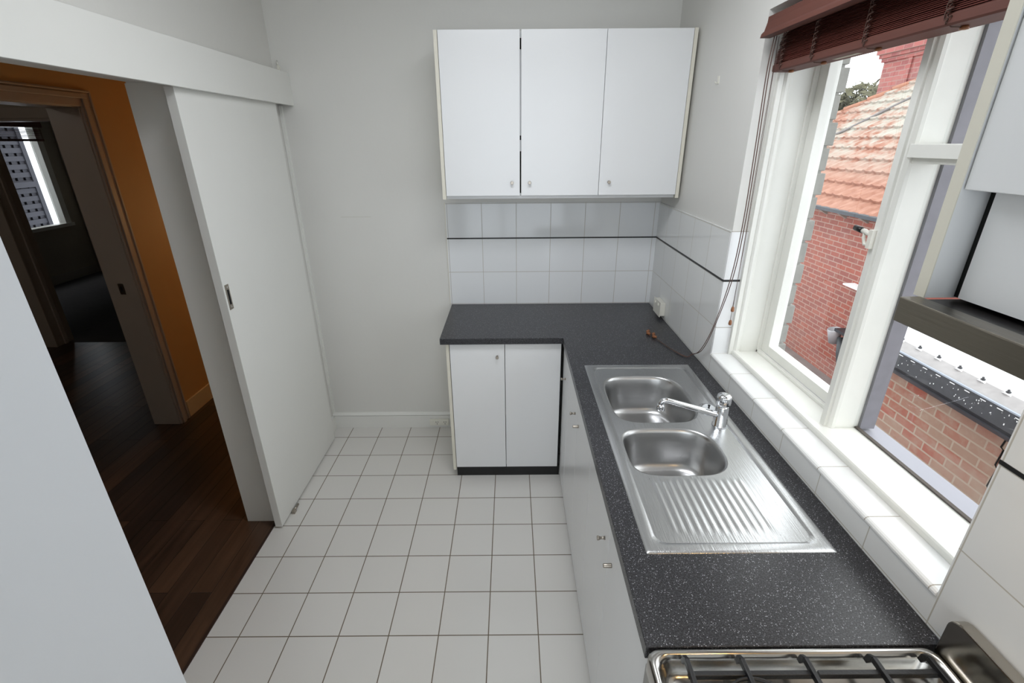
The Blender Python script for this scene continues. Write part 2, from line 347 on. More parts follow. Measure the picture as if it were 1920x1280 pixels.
struct(t5.build('trim_5', paint_l), 'white lining on the wall end beside the sliding door', 'door jamb')

d1 = thing('door_1', 'plain white sliding door, partly open, hanging below the pelmet', 'sliding door', (-2.09, -.56, .012), kind='structure')
bx(-2.107, -2.071, -.964, -.162, .012, 2.036).build('door_panel', paint_l, d1, bevel=.0015)
h = MB(); h.box(-2.0715, -2.069, -.975+.021, -.926, 1.192, 1.300); hd = h.build('flush_pull', nickel, d1, bevel=.001); tag(hd, 'recessed metal finger pull')
bx(-2.0698, -2.0683, -.946, -.934, 1.214, 1.278).build('pull_recess', blackgap, hd)
MB().lathe([(.0028, 0), (.0028, .0012)], (-2.069, -.940, 1.289), (1, 0, 0), 8).build('screw', chrome, hd)
MB().lathe([(.0028, 0), (.0028, .0012)], (-2.069, -.940, 1.203), (1, 0, 0), 8).build('screw', chrome, hd)
g = MB(); g.box(-2.068, -2.052, -.86, -.835, .0, .018); g.tube([(-2.062, -.835, .008), (-2.062, -.79, .008)], .006, 8)
struct(g.build('trim_6', nickel), 'small metal floor guide at the foot of the sliding door', 'door guide')
hk = MB(); hk.box(-2.097, -2.087, -.012, 0, 2.189, 2.225); hk.tube([(-2.092, -.012, 2.222), (-2.092, -.014, 2.235), (-2.092, -.008, 2.243)], .003, 6)
tag(hk.build('wall_hook', plast), 'small white bracket on the back wall above the pelmet end', 'hook')
hk = MB(); hk.box(-.004, 0, -.623, -.610, 2.062, 2.092); hk.tube([(-.004, -.617, 2.068), (-.012, -.617, 2.064), (-.016, -.617, 2.072)], .0025, 6)
tag(hk.build('wall_hook', plast), 'small white adhesive hook on the wall between upper cupboard and window', 'hook')

# ------------------------------------------------------------------ hall, passage and bedroom
fl = MB(); fl.box(-6.6, -2.124, -4.6, 3.2, -.1, -.001)
struct(fl.build('floor', woodm), 'dark brown timber boards in the hall', 'floor')
fb = MB(); fb.box(-7.5, -3.45, 1.60, 4.7, -.09, .002)
struct(fb.build('floor', carpet), 'dark grey carpet in the bedroom beyond the hall', 'floor')
hw = MB(); hw.box(-3.43, -3.25, .06, 3.2, -.1, CZ); hw.box(-3.43, -3.25, -.95, .06, 2.05, CZ); hw.box(-3.43, -3.25, -4.6, -.95, -.1, CZ)
hw.box(-2.275, -2.15, .131, 3.2, -.1, CZ); hw.box(-3.25, -2.275, 3.1, 3.2, -.1, CZ); hw.box(-3.25, -2.275, -4.6, -4.5, -.1, CZ)
struct(hw.build('wall_hall', ochre), 'ochre painted hall wall seen through the doorway', 'wall')
pw = MB(); pw.box(-7.5, -5.38, 1.50, 1.66, -.1, CZ); pw.box(-5.38, -4.56, 1.50, 1.66, 2.05, CZ); pw.box(-4.56, -3.431, 1.50, 1.66, -.1, CZ); pw.box(-6.7, -6.6, -4.6, 1.5, -.1, CZ); pw.box(-6.6, -3.431, -4.6, -4.5, -.1, CZ)
struct(pw.build('wall_passage', bedpaint), 'dim grey wall with the bedroom doorway', 'wall')
bw = MB(); bw.box(-7.52, -7.4, 1.66, 2.45, -.1, CZ); bw.box(-7.52, -7.4, 4.36, 4.6, -.1, CZ); bw.box(-7.52, -7.4, 2.45, 4.36, -.1, .76); bw.box(-7.52, -7.4, 2.45, 4.36, 2.15, CZ)
bw.box(-7.52, -3.4, 4.56, 4.7, -.1, CZ); bw.box(-3.42, -3.30, 3.2, 4.56, -.1, CZ)
struct(bw.build('wall_bedroom', bedpaint), 'grey painted bedroom wall with a window', 'wall')
struct(bx(-7.5, -2.14, -4.6, 4.7, CZ, CZ+.1).build('ceiling', ceil_m), 'ceiling over hall and bedroom', 'ceiling')
c = MB(); c.box(-7.4, -7.383, 1.66, 4.56, .002, .12); c.box(-7.4, -3.43, 4.543, 4.56, .002, .12)
struct(c.build('baseboard_bedroom', mat('bedroom_trim', (170, 164, 156), .5)), 'pale skirting board round the bedroom', 'skirting')
struct(bx(-3.25, -3.236, .15, 3.1, 0, .12).build('baseboard_hall', mat('hall_trim', (214, 196, 160), .45)), 'cream skirting board along the ochre hall wall', 'skirting')
pt = mat('hall_joinery', (178, 168, 158), .4)
# cased opening in the hall wall: linings and moulded architrave
a = MB(); a.box(-3.432, -3.248, .045, .062, 0, 2.035); a.box(-3.432, -3.248, -.962, -.945, 0, 2.035); a.box(-3.432, -3.248, -.95, .06, 2.035, 2.055)
for s0, s1 in ((.05, .142), (-1.04, -.955)):
    a.box(-3.25, -3.236, s0, s1, 0, 2.0401)
    o_ = 1 if s0 > 0 else -1; ed = s0 if s0 > 0 else s1
    a.box(-3.2365, -3.226, ed+o_*.012, ed+o_*.045, 0, 2.0799); a.box(-3.2365, -3.230, ed+o_*.072, ed+o_*.086, 0, 2.1179)
a.box(-3.25, -3.236, -1.04, .142, 2.04, 2.125); a.box(-3.2365, -3.226, -.999, .094, 2.0801, 2.105); a.box(-3.2365, -3.230, -1.04, .1359, 2.112, 2.1205)
door2 = struct(a.build('door_2', pt, bevel=.003), 'painted architrave and jamb of the opening across the hall', 'door frame')
sp_ = bx(-3.36, -3.325, .0435, .046, .965, 1.035).build('strike_plate', nickel, door2)
bx(-3.350, -3.338, .0425, .044, .985, 1.015).build('latch_hole', blackgap, sp_)
a = MB(); a.box(-5.40, -5.375, 1.485, 1.675, 0, 2.05); a.box(-4.565, -4.54, 1.485, 1.675, 0, 2.05); a.box(-5.4, -4.54, 1.485, 1.675, 2.03, 2.055)
a.box(-5.48, -5.37, 1.47, 1.487, 0, 2.12); a.box(-4.57, -4.47, 1.47, 1.487, 0, 2.12); a.box(-5.48, -4.47, 1.47, 1.487, 2.05, 2.13); a.box(-5.376, -5.362, 1.56, 1.60, 0, 2.03)
struct(a.build('door_3', pt, bevel=.003), 'painted frame of the bedroom doorway', 'door frame')
# bedroom window
w3 = thing('window_3', 'white framed bedroom window far behind the hall', 'window', (-7.42, 3.4, .76), kind='structure')
f3 = MB(); f3.box(-7.50, -7.395, 4.27, 4.36, .76, 2.15); f3.box(-7.50, -7.395, 2.45, 2.53, .76, 2.15); f3.box(-7.50, -7.395, 2.53, 4.27, 2.07, 2.15); f3.box(-7.50, -7.37, 2.42, 4.38, .745, .79); f3.box(-7.49, -7.43, 3.3, 3.35, .79, 2.07)
f3.build('frame', frame_m, w3); bx(-7.475, -7.470, 2.53, 3.3, .79, 2.07).build('pane', glass, w3); bx(-7.475, -7.470, 3.35, 4.27, .79, 2.07).build('pane', glass, w3)
bb = thing('venetian_blind', 'dark brown raised blind at the top of the bedroom window', 'blind', (-7.37, 3.4, 2.1))
bx(-7.39, -7.34, 2.42, 4.36, 2.07, 2.15).build('valance', blindm, bb)
q = MB()
for k in range(8): q.box(-7.385, -7.345, 2.46, 4.33, 1.93+k*.015, 1.937+k*.015)
bx(-7.387, -7.343, 2.46, 4.33, 1.895, 1.925).build('bottom_rail', blindm, bb)
q.build('slats', blindm, bb)
# lattice fence outside the bedroom window
latm = mat('lattice_grey', (54, 55, 64), .7)
lt = thing('lattice_screen', 'grey lattice screen outside the bedroom window', 'lattice', (-8.3, 3.6, 0))
q = MB()
for k in range(26):
    y = 1.6+k*.13; q.box(-8.32, -8.30, y, y+.085, -.2, 2.9)
for k in range(26):
    z = -.1+k*.115; q.box(-8.30, -8.285, 1.6, 4.93, z, z+.07)
q.build('lattice_panel', latm, lt)
q = MB(); q.box(-8.285, -8.25, 1.6, 4.93, 1.25, 1.33); q.box(-8.285, -8.25, 1.6, 4.93, -.1, .0); q.build('rail', latm, lt)
bx(-8.36, -8.27, 4.93, 5.0, -.2, 2.9).build('post', latm, lt)
bx(-8.36, -8.335, 1.6, 4.93, -.2, 2.9).build('backing_fence', mat('dark_paling', (110, 112, 122), .9), lt)
# hall lamp
la = thing('wall_lamp', 'small warm lamp further down the hall', 'lamp', (-2.45, 1.8, 1.25))
MB().lathe([(.04, 0), (.04, .02)], (-2.274, 1.8, 1.25), (-1, 0, 0), 16).build('backplate', nickel, la)
MB().tube([(-2.26, 1.8, 1.25), (-2.36, 1.8, 1.22), (-2.45, 1.8, 1.20)], .008).build('arm', nickel, la)
MB().lathe([(.03, 0), (.05, .03), (.055, .08), (.03, .12)], (-2.45, 1.8, 1.20), (0, 0, 1), 16).build('lamp_shade', emis('hall_lamp_glass', (255, 170, 80), 2.0), la)

pq = thing('fill_light', 'added unseen round fill light in the passage across the hall', 'ceiling light', (-4.9, -1.2, 2.7))  # unseen fitting added to carry the passage fill
MB().lathe([(.09, 0), (.14, -.04), (.12, -.09), (.03, -.11)], (-4.9, -1.2, CZ), (0, 0, 1), 24).build('lamp_shade', emis('passage_fill_glass', (255, 240, 220), 1.2), pq)
# ------------------------------------------------------------------ kitchen window
w1 = thing('window_1', 'white timber kitchen window of a casement and a fixed bay over the sink', 'window', (.15, -1.58, .99), kind='structure')
zb, zt = .989, 2.248
fr = MB()
# left jamb: bead, flat lining, stop
fr.box(.062, .24, -.989, -.975, zb, zt); fr.box(.062, .08, -.997, -.985, zb, zt)
fr.prism([(.080, -.985), (.080, -.998), (.088, -1.003), (.098, -1.003), (.106, -.998), (.106, -.985)], 'z', zb, zt)
# the same on the right jamb
fr.box(.062, .24, -2.18, -2.166, zb, zt); fr.box(.075, .106, -2.166, -2.150, zb, zt)
fr.box(.062, .24, -2.166, -.989, zt-.02, zt)
fr.build('frame', frame_m, w1, bevel=.0012)
si = MB(); si.box(.107, .2125, -2.166, -.989, .94, .999)
si.prism([(.075, .989), (.075, 1.004), (.079, 1.008), (.100, 1.008), (.106, 1.002), (.106, .989)], 'y', -2.166, -.989)
si.box(.075, .107, -2.166, -.989, .96, .989)
si.build('window_sill', frame_m, w1, bevel=.001)
stp = MB(); stp.box(.183, .199, -1.56, -.989, .999, 1.010); stp.box(.183, .199, -.999, -.989, .999, 2.228)
stp.build('stop_bead', frame_m, w1, bevel=.001)
mu = MB(); mu.box(.145, .222, -1.588, -1.557, .999, 2.228)
mu.prism([(.120, -1.557), (.120, -1.578), (.127, -1.580), (.127, -1.586), (.135, -1.593), (.146, -1.594), (.146, -1.557)], 'z', .999, 2.228)
mu.build('mullion', frame_m, w1, bevel=.0008)
tag(bx(.2221, .268, -1.5975, -1.557, .999, 2.228).build('mullion_facing', ext_grey, w1), 'grey painted outside face of the mullion')
tr = MB(); tr.box(.128, .222, -2.166, -1.588, 1.800, 1.832); tr.box(.140, .205, -2.166, -1.588, 1.787, 1.80)
tr.build('transom', frame_m, w1, bevel=.0015)
# exterior lining of fixed bay seen through glass
tag(bx(.213, .300, -2.178, -.99, .94, .990).build('outer_sill', ext_white, w1), 'pale outside sill')
# opening casement: stiles, rails, putty bevel
sa = MB()
sa.box(.199, .240, -1.049, -.991, 1.010, 2.226); sa.box(.199, .240, -1.556, -1.500, 1.010, 2.226)
sa.box(.199, .240, -1.500, -1.049, 1.010, 1.048); sa.box(.199, .240, -1.500, -1.049, 2.17, 2.226)
sash = sa.build('casement_sash', frame_m, w1, bevel=.0015)
bx(.2265, .2300, -1.501, -1.048, 1.047, 2.171).build('pane', glass, sash)
bx(.2065, .2100, -2.160, -1.589, .999, 1.788).build('pane', glass, w1)
bx(.2065, .2100, -2.160, -1.589, 1.832, 2.226).build('pane', glass, w1)
pb = MB(); pb.box(.211, .222, -2.166, -1.589, .999, 1.004)
pb.build('glazing_putty', mat('dark_putty', (70, 60, 54), .8), w1)
# latch on the mullion
lt_ = MB(); lt_.box(.108, .120, -1.572, -1.558, 1.565, 1.615)
lt_.tube([(.114, -1.560, 1.600), (.116, -1.535, 1.606), (.118, -1.520, 1.606)], [.006, .007, .007], 8)
lt_.tube([(.113, -1.562, 1.575), (.114, -1.545, 1.572), (.114, -1.535, 1.590), (.116, -1.532, 1.603)], .0045, 8)
latch = lt_.build('window_latch', plast, w1)
tag(MB().tube([(.118, -1.521, 1.606), (.119, -1.487, 1.609)], .008, 10).build('latch_grip', black, latch), 'black grip')

# painted brick reveal outside the left jamb: own wall's outer skin
q = MB(); z = .86
k = 0
while z < 2.9:
    dx = (.0, .010, .004, .012)[k % 4]
    q.box(.251, .306+dx, -.978, -.60, z, z+.078); z += .0875; k += 1
q.box(.251, .300, -.972, -.60, .86, 2.9)
struct(q.build('wall_exterior', quoinm, bevel=.003), 'pale painted brick edge outside the casement', 'wall')
q = MB(); q.box(.251, .32, -4.6, -2.18, -2, 2.9); q.box(.251, .32, -2.18, -.978, -2, .935); q.box(.251, .32, -.60, 0.3, -2, 2.9); q.box(.251, .32, -.978, -.60, -2, .86); q.box(.251, .32, -2.18, -.978, 2.25, 2.9)
struct(q.build('wall_exterior', brick_far), 'outer brick face of the kitchen wall', 'wall')

# ------------------------------------------------------------------ kitchen blind
bl = thing('venetian_blind', 'mahogany coloured wooden blind pulled up at the top of the kitchen window', 'blind', (.05, -1.58, 2.2))
v = MB(); v.prism([(-.012, 2.222), (.006, 2.222), (.006, 2.160), (-.030, 2.160), (-.027, 2.172), (-.019, 2.180), (-.013, 2.205)], 'y', -2.16, -1.0)
v.box(.006, .07, -2.16, -1.0, 2.214, 2.222)
v.build('valance', blindr, bl, bevel=.0015)
bx(.012, .066, -2.155, -1.005, 2.180, 2.2135).build('head_rail', blindm, bl)
sl = MB(); sl.prism([(.030, 0), (.032, .0024), (.064, .0030), (.096, .0024), (.098, 0), (.064, .0004)], 'y', -2.150, -1.006)
slat = sl.build('slat', blindm, bl); NS = 22; zr = 2.0835
slat.location = Vector(slat.location)+Vector((0, 0, zr+.0005))
for k in range(1, NS):
    s2 = slat.copy(); COL.objects.link(s2); s2.parent = bl
    s2.location = slat.location + Vector((random.uniform(-.0015, .0025)+.0006*k, random.uniform(-.002, .002), k*.0041))
br_ = MB(); br_.prism([(.028, 2.062), (.031, 2.058), (.098, 2.058), (.100, 2.062), (.100, 2.080), (.096, 2.083), (.033, 2.083), (.028, 2.078)], 'y', -2.150, -1.006)
rail = br_.build('bottom_rail', blindr, bl, bevel=.001)
tag(bx(.060, .075, -1.40, -1.29, 2.0572, 2.0581).build('paper_label', mat('faded_label', (190, 184, 170), .8), rail), 'torn pale paper label under the rail')
for yy in (-1.06, -1.24, -1.47, -1.72, -2.0):
    t = MB().tube([(.027, yy+.003*math.sin(i*1.9), 2.062+i*.004) for i in range(29)], .0017, 5)
    for i in range(7):
        z0 = 2.075+i*.015; s = .010
        t.tube([(.027, yy-s, z0), (.020, yy-s*.2, z0-.006), (.027, yy+s, z0+.004), (.022, yy+s*.1, z0+.012), (.027, yy-s, z0+.014)], .0016, 5)
    t.tube([(.027, yy, 2.065), (.035, yy-.006, 2.056), (.062, yy-.005, 2.055)], .0012, 5)
    t.build('ladder_cord', cordm, bl)
    tag(MB().lathe([(.006, 0), (.0085, .003), (.0085, .007), (.004, .008)], (.064, yy-.005, 2.0585), (0, 0, -1), 12).build('cord_button', beadm, bl), 'small orange wood button')

def curve_pts(ctrl, n=40):
    """Catmull-Rom through control points"""
    P = [Vector(c) for c in ctrl]; P = [P[0]*2-P[1]]+P+[P[-1]*2-P[-2]]; out = []
    for i in range(1, len(P)-2):
        for j in range(n):
            t = j/n; a, b, c, d = P[i-1], P[i], P[i+1], P[i+2]
            out.append(.5*((2*b)+(c-a)*t+(2*a-5*b+4*c-d)*t*t+(3*b-a-3*c+d)*t**3))
    out.append(P[-2]); return out
# long lift cords draped down to the worktop
def cord(off, zoff, parent=bl):
    c = [(.000+off, -1.040, 2.16), (-.012+off, -1.055, 2.05), (-.02+off, -1.085, 1.80), (-.024+off, -1.100, 1.55), (-.028+off, -1.085, 1.34), (-.035+off*.6, -1.02, 1.12), (-.030+off, -.92, .975), (-.028, -.83, .912+zoff), (-.06+off, -.835, .905), (-.10, -.735, .9045), (-.135, -.60, .9045)]
    return MB().tube(curve_pts(c, 10), .0017, 6).build('lift_cord', cordm, parent)
cord(0, 0); cord(.008, .002)
for (dx, dy, ang) in ((-.160, -.525, .6), (-.137, -.572, 1.2), (-.128, -.603, 2.4), (-.150, -.560, 2.0)):
    t = MB().lathe([(.003, 0), (.0065, .004), (.0085, .012), (.0085, .018), (.005, .023)], (dx, dy, .9095), (math.cos(ang), math.sin(ang), 0), 14)
    t.build('cord_tassel', beadm, bl)
MB().tube(curve_pts([(-.135, -.60, .9045), (-.155, -.56, .905), (-.150, -.53, .912), (-.130, -.545, .906), (-.155, -.53, .905), (-.168, -.55, .904)], 8), .0014, 6).build('lift_cord', cordm, bl)
# short tilt cords with two hanging beads beside the jamb
for dx, z1 in ((0, 1.215), (.004, 1.155)):
    MB().tube([(.018, -1.035, 2.16), (.020+dx, -1.033, 1.9), (.026+dx*.6, -1.033, 1.5), (.028, -1.033+dx, z1)], .0009, 5).build('tilt_cord', cordm, bl)
for z1 in (1.196, 1.138):
    MB().lathe([(.0025, .022), (.0055, .018), (.0068, .008), (.0062, .002), (.004, 0)], (.028, -1.033, z1), (0, 0, 1), 14).build('cord_tassel', beadm, bl)

# ------------------------------------------------------------------ worktop (L shape with sink cut-out)
wt = MB(); zt0, zt1 = .866, .900
L = [(-1.252, -.001), (-.0065, -.001), (-.0065, -2.230), (-.608, -2.230), (-.608, -.581), (-1.252, -.581)]
hole = rrect(-.530, -.085, -1.975, -.930, .03, 3)
def filled(bm, loops, z, flip=False):
    es = []
    for lp in loops:
        vs_ = [bm.verts.new((x, y, z)) for x, y in lp]
        es += [bm.edges.new((vs_[i], vs_[(i+1) % len(vs_)])) for i in range(len(vs_))]
    bmesh.ops.triangle_fill(bm, use_beauty=True, use_dissolve=False, edges=es)
for z in (zt0, zt1): filled(wt.bm, [L, hole], z)
for lp in (L, hole):
    n_ = len(lp)
    for i in range(n_):
        a_, b_ = lp[i], lp[(i+1) % n_]
        wt.bm.faces.new([wt.bm.verts.new((a_[0], a_[1], zt0)), wt.bm.verts.new((b_[0], b_[1], zt0)), wt.bm.verts.new((b_[0], b_[1], zt1)), wt.bm.verts.new((a_[0], a_[1], zt1))])
bmesh.ops.remove_doubles(wt.bm, verts=wt.bm.verts[:], dist=1e-5)
wto = wt.build('worktop', speck, bevel=.002)
tag(wto, 'dark grey speckled laminate L-shaped worktop over the base cupboards', 'worktop')

# ------------------------------------------------------------------ sink
sk_ = thing('kitchen_sink', 'stainless steel double bowl sink with ridged drainer set into the worktop', 'sink', (-.307, -1.45, .9))
ZD = .8985
deck = MB()
X0, X1, Y0, Y1 = -.545, -.072, -1.994, -.913
prof = [(0, 0, .9003, .004), (0.002, 0, .9022, .004), (.008, 0, .9030, .006), (.024, 0, .9030, .026), (.030, 0, .9015, .028), (.036, 0, ZD, .032)]
RR = []
for ins, _, zz, rad in prof:
    RR.append([(x, y, zz) for x, y in rrect(X0+ins, X1-ins, Y0+ins, Y1-ins, rad, 6)])
deck.rings(RR)
def sup(cx, cy, hx, hy, n, N=72, sk=0):
    p = []
    for i in range(N):
        t = 2*PI*i/N; c_, s_ = math.cos(t), math.sin(t)
        x = math.copysign(abs(c_)**(2/n), c_); y = math.copysign(abs(s_)**(2/n), s_)
        p.append((cx+hx*x*(1-(sk*y*y if x > 0 else 0)), cy+hy*y))
    return p
b1 = dict(cx=-.330, cy=-1.208, hx=.168, hy=.188, n=4.2, sk=.12); b2 = dict(cx=-.343, cy=-1.563, hx=.162, hy=.132, n=4.0, sk=.16)
DB = (-.462, -.180, -1.935, -1.706)
filled(deck.bm, [[(x, y) for x, y, z in RR[-1]], sup(**b1), sup(**b2), rrect(*DB, .004, 2)], ZD)
deck.build('sink_deck', steel, sk_)
for bwl, dep in ((b1, .165), (b2, .15)):
    M_ = MB(); rr = []
    for ins, dz in ((0, 0), (.003, -.001), (.007, -.005), (.010, -.014), (.016, -.05), (.022, -.10), (.028, -dep+.025), (.036, -dep+.010), (.050, -dep+.002), (.08, -dep), (.13, -dep-.002)):
        d_ = dict(bwl); d_['hx'] -= ins; d_['hy'] -= min(ins, d_['hy']-.03); d_['n'] = bwl['n']-(1.2*min(1, ins/.06)); d_['sk'] = bwl['sk']
        rr.append([(x, y, ZD+dz) for x, y in sup(**d_)])
    M_.rings(rr, cap1=True)
    bo = M_.build('bowl', steel_d, sk_)
    for p_ in bo.data.polygons: p_.use_smooth = True
    cx, cy = bwl['cx']+.02, bwl['cy']
    wst = MB().lathe([(.044, 0), (.042, .003), (.034, .002), (.030, -.004), (.001, -.005)], (cx, cy, ZD-dep-.001), (0, 0, 1), 28).build('waste_outlet', chrome, sk_)
# drainer heightfield
dr = MB(); nx, ny = 170, 40; x0, x1, y0, y1 = DB; grid = []
for j in range(ny+1):
    row = []
    y = y0+(y1-y0)*j/ny
    for i in range(nx+1):
        x = x0+(x1-x0)*i/nx
        e = min(1, (j/ny)/.14, (1-j/ny)/.08) if 0 < j < ny else 0
        ex = min(1, (i/nx)/.04, (1-i/nx)/.04)
        h_ = .0011*max(0, e)*max(0, ex)*(.5-.5*math.cos(2*PI*(x-x0)/.0217))
        row.append(dr.bm.verts.new((x, y, ZD+h_)))
    grid.append(row)
for j in range(ny):
    for i in range(nx):
        f_ = dr.bm.faces.new([grid[j][i], grid[j][i+1], grid[j+1][i+1], grid[j+1][i]]); f_.smooth = True
dr.build('drainer', steel, sk_, recalc=False)

tp = thing('mixer_tap', 'chrome mixer tap with swivel spout and fluted round knob', 'tap', (-.130, -1.412, ZD))
TX, TY = -.130, -1.412
MB().lathe([(.026, 0), (.026, .004), (.0235, .006), (.0235, .026), (.022, .028), (.022, .070), (.0205, .074), (.0205, .084)], (TX, TY, ZD), (0, 0, 1), 32).build('body', chrome, tp)
tag(MB().lathe([(.0225, .084), (.0245, .088), (.0245, .116), (.022, .122), (.010, .126), (.001, .1265)], (TX, TY, ZD), (0, 0, 1), 60, .025, 20).build('control_knob', chrome, tp), 'fluted chrome knob')
s_ = MB(); pts = curve_pts([(TX-.018, TY-.002, ZD+.046), (TX-.07, TY-.001, ZD+.062), (TX-.135, TY+.003, ZD+.080), (TX-.185, TY+.008, ZD+.094), (TX-.204, TY+.010, ZD+.097), (TX-.214, TY+.011, ZD+.090), (TX-.216, TY+.011, ZD+.078)], 8)
s_.tube(pts, [.0118-.0018*min(1, i/25) for i in range(len(pts))], 14)
spt = s_.build('spout', chrome, tp)
MB().lathe([(.0125, 0), (.0145, .002), (.0145, .020), (.0120, .024)], (TX-.216, TY+.011, ZD+.058), (0, 0, 1), 20).build('aerator', chrome, spt)
pg = thing('sink_plug', 'round metal basket plug lying on the sink deck behind the tap', 'plug', (-.128, -1.305, ZD))
MB().lathe([(.030, 0), (.036, .002), (.037, .006), (.033, .008), (.020, .0065), (.002, .0065)], (-.128, -1.305, ZD+.0002), (0, 0, 1), 28).build('plug_disc', chrome, pg)
MB().lathe([(.0385, .0), (.0385, .0035), (.0368, .0035), (.0368, 0)], (-.128, -1.305, ZD+.0001), (0, 0, 1), 28).build('rubber_seal', black, pg)
MB().lathe([(.004, .0065), (.003, .012), (.005, .016), (.005, .019), (.002, .020)], (-.128, -1.305, ZD), (0, 0, 1), 12).build('plug_knob', black, pg)

# ------------------------------------------------------------------ sockets
so = thing('power_outlet', 'white double power point on the right wall tiles above the worktop', 'power outlet', (-.02, -.27, .96))
bx(-.034, -.0062, -.322, -.205, .923, .999).build('outlet_box', plast, so, bevel=.003)
bx(-.038, -.0338, -.328, -.199, .918, 1.003).build('face_plate', plast, so, bevel=.0015)
for yy in (-.235, -.290):
    bx(-.044, -.0378, yy-.006, yy+.006, .978, .992).build('switch', plast, so, bevel=.001)
so = thing('power_outlet', 'white power point low on the skirting board beside the corner cupboard', 'power outlet', (-1.37, -.02, .045))
bx(-1.450, -1.318, -.030, -.0185, .020, .070).build('face_plate', plast, so, bevel=.003)
for xx in (-1.400, -1.345):
    q = MB(); q.box(xx-.008, xx-.005, -.0305, -.0298, .044, .054); q.box(xx+.005, xx+.008, -.0305, -.0298, .044, .054); q.box(xx-.0015, xx+.0015, -.0305, -.0298, .030, .040)
    q.build('socket_holes', blackgap, so)
bx(-1.436, -1.424, -.033, -.0298, .036, .052).build('switch', plast, so, bevel=.001)

# ------------------------------------------------------------------ cupboards
def knob(parent, loc, axis, pinch=True, mt=nickel, r=.0075, ln=.022):
    pr_ = [(r*.8, 0), (r*.55, ln*.3), (r*.5, ln*.5), (r*.9, ln*.8), (r, ln*.92), (r*.8, ln)] if pinch else [(r*.85, 0), (r*.85, ln*.1), (r*.8, ln*.9), (r*.7, ln)]
    return MB().lathe(pr_, loc, axis, 16).build('knob', mt, parent)
# upper cupboard on the back wall
uc = thing('upper_cupboard', 'white three-door wall cupboard hung on the back wall above the tiles', 'cupboard', (-.618, 0, 1.57))
b = MB(); b.box(-1.207, -.030, -.305, -.008, 1.572, 1.59); b.box(-1.207, -.030, -.310, -.008, 2.296, 2.312); b.box(-1.207, -.030, -.012, -.0005, 1.59, 2.296)
b.box(-.833, -.817, -.310, -.012, 1.59, 2.296)
b.build('carcass', lam, uc)
tag(bx(-1.224, -1.207, -.330, -.0005, 1.572, 2.316).build('side_panel', cream, uc), 'cream edged side panel'); tag(bx(-.030, -.013, -.330, -.0005, 1.572, 2.318).build('side_panel', cream, uc), 'cream edged side panel')
for (xa, xb, kx) in ((-1.2045, -.8285, -.868), (-.8215, -.4285, -.779), (-.4265, -.0325, -.378)):
    d = bx(xa, xb, -.334, -.317, 1.589, 2.316).build('door', lam, uc, bevel=.0012)
    knob(d, (kx, -.334, 1.652), (0, -1, 0), True, nickel, .0085, .020)
for za, zb_ in ((1.60, 1.80), (1.852, 1.872), (2.24, 2.285)): tag(bx(-.8285, -.8215, -.3125, -.3101, za, zb_).build('gap_shade_strip', blackgap, uc), 'black strip for the shade in the gap between two doors')  # solid black strips painted for shade between the doors
# corner base cupboard facing the room
bc = thing('base_cupboard', 'white two-door base cupboard with black plinth under the short arm of the worktop', 'cupboard', (-.92, -.5, 0))
b = MB(); b.box(-1.226, -1.209, -.556, -.02, .05, .8655); b.build('side_panel', cream, bc)
b = MB(); b.box(-1.209, -.612, -.536, -.02, .07, .10); b.box(-1.209, -.612, -.03, -.02, .1, .86); b.box(-1.209, -.612, -.53, -.02, .845, .8655); b.build('carcass', lam, bc)
tag(bx(-1.206, -.602, -.545, -.52, 0, .072).build('plinth', black, bc), 'black plinth')
tag(bx(-.6115, -.6055, -.552, -.52, .072, .864).build('corner_shade_strip', blackgap, bc), 'black strip for the shade in the corner gap')  # no real filler: a black strip painted for shade at the corner
for (xa, xb, kx) in ((-1.2055, -.915, -.954), (-.912, -.6135, None)):
    d = bx(xa, xb, -.560, -.543, .072, .858).build('door', lam, bc, bevel=.0012)
    if kx: knob(d, (kx, -.560, .787), (0, -1, 0), True, nickel, .0085, .020)
# long run under the window
units = [('white narrow base cupboard at the inner corner of the worktop', [(-.775, -.565, -.680)]),
         ('white two-door base cupboard under the double sink bowls', [(-1.128, -.785, -1.069), (-1.480, -1.131, -1.174)]),
         ('white two-door base cupboard beside the stove', [(-1.835, -1.483, -1.783), (-2.228, -1.838, -1.885)])]
for lab, drs in units:
    ya, yb = drs[-1][0], drs[0][1]
    u_ = thing('base_cupboard', lab, 'cupboard', (-.3, (ya+yb)/2, 0))
    b = MB(); b.box(-.580, -.02, ya+.001, ya+.017, .03, .70 if ya > -2 else .8655); b.box(-.580, -.02, yb-.017, yb-.001, .03, .70 if yb < -1 else .8655); b.box(-.580, -.02, ya+.017, yb-.017, .05, .066); b.box(-.03, -.02, ya+.017, yb-.017, .066, .8655)
    b.build('carcass', lam, u_)
    tag(bx(-.545, -.53, ya+.002, yb-.002, 0, .0295).build('plinth', black, u_), 'black plinth')
    for i, (a_, c_, ky) in enumerate(drs):
        d = bx(-.599, -.582, a_, c_, .028, .860).build('door', lam, u_, bevel=.0012)
        knob(d, (-.599, ky, .742 if ky < -.7 else .712), (-1, 0, 0), i == 0, nickel, .0075, .024)

# tall white cupboard at the left edge
lam_g = mat('grey_white_laminate', (208, 211, 215), .35, var=.008, vscale=3)
tc_ = thing('tall_cupboard', 'tall plain white cupboard at the left beside the hall doorway', 'cupboard', (-1.75, -2.7, 0))
bx(-2.1245, -1.418, -3.05, -2.386, .05, 2.05).build('carcass', lam, tc_)
bx(-1.416, -1.400, -2.716, -2.384, .06, 2.05).build('door', lam_g, tc_, bevel=.001); bx(-1.416, -1.400, -3.05, -2.719, .06, 2.05).build('door', lam_g, tc_, bevel=.001)
bx(-2.1245, -1.45, -3.04, -2.40, 0, .05).build('plinth', black, tc_)

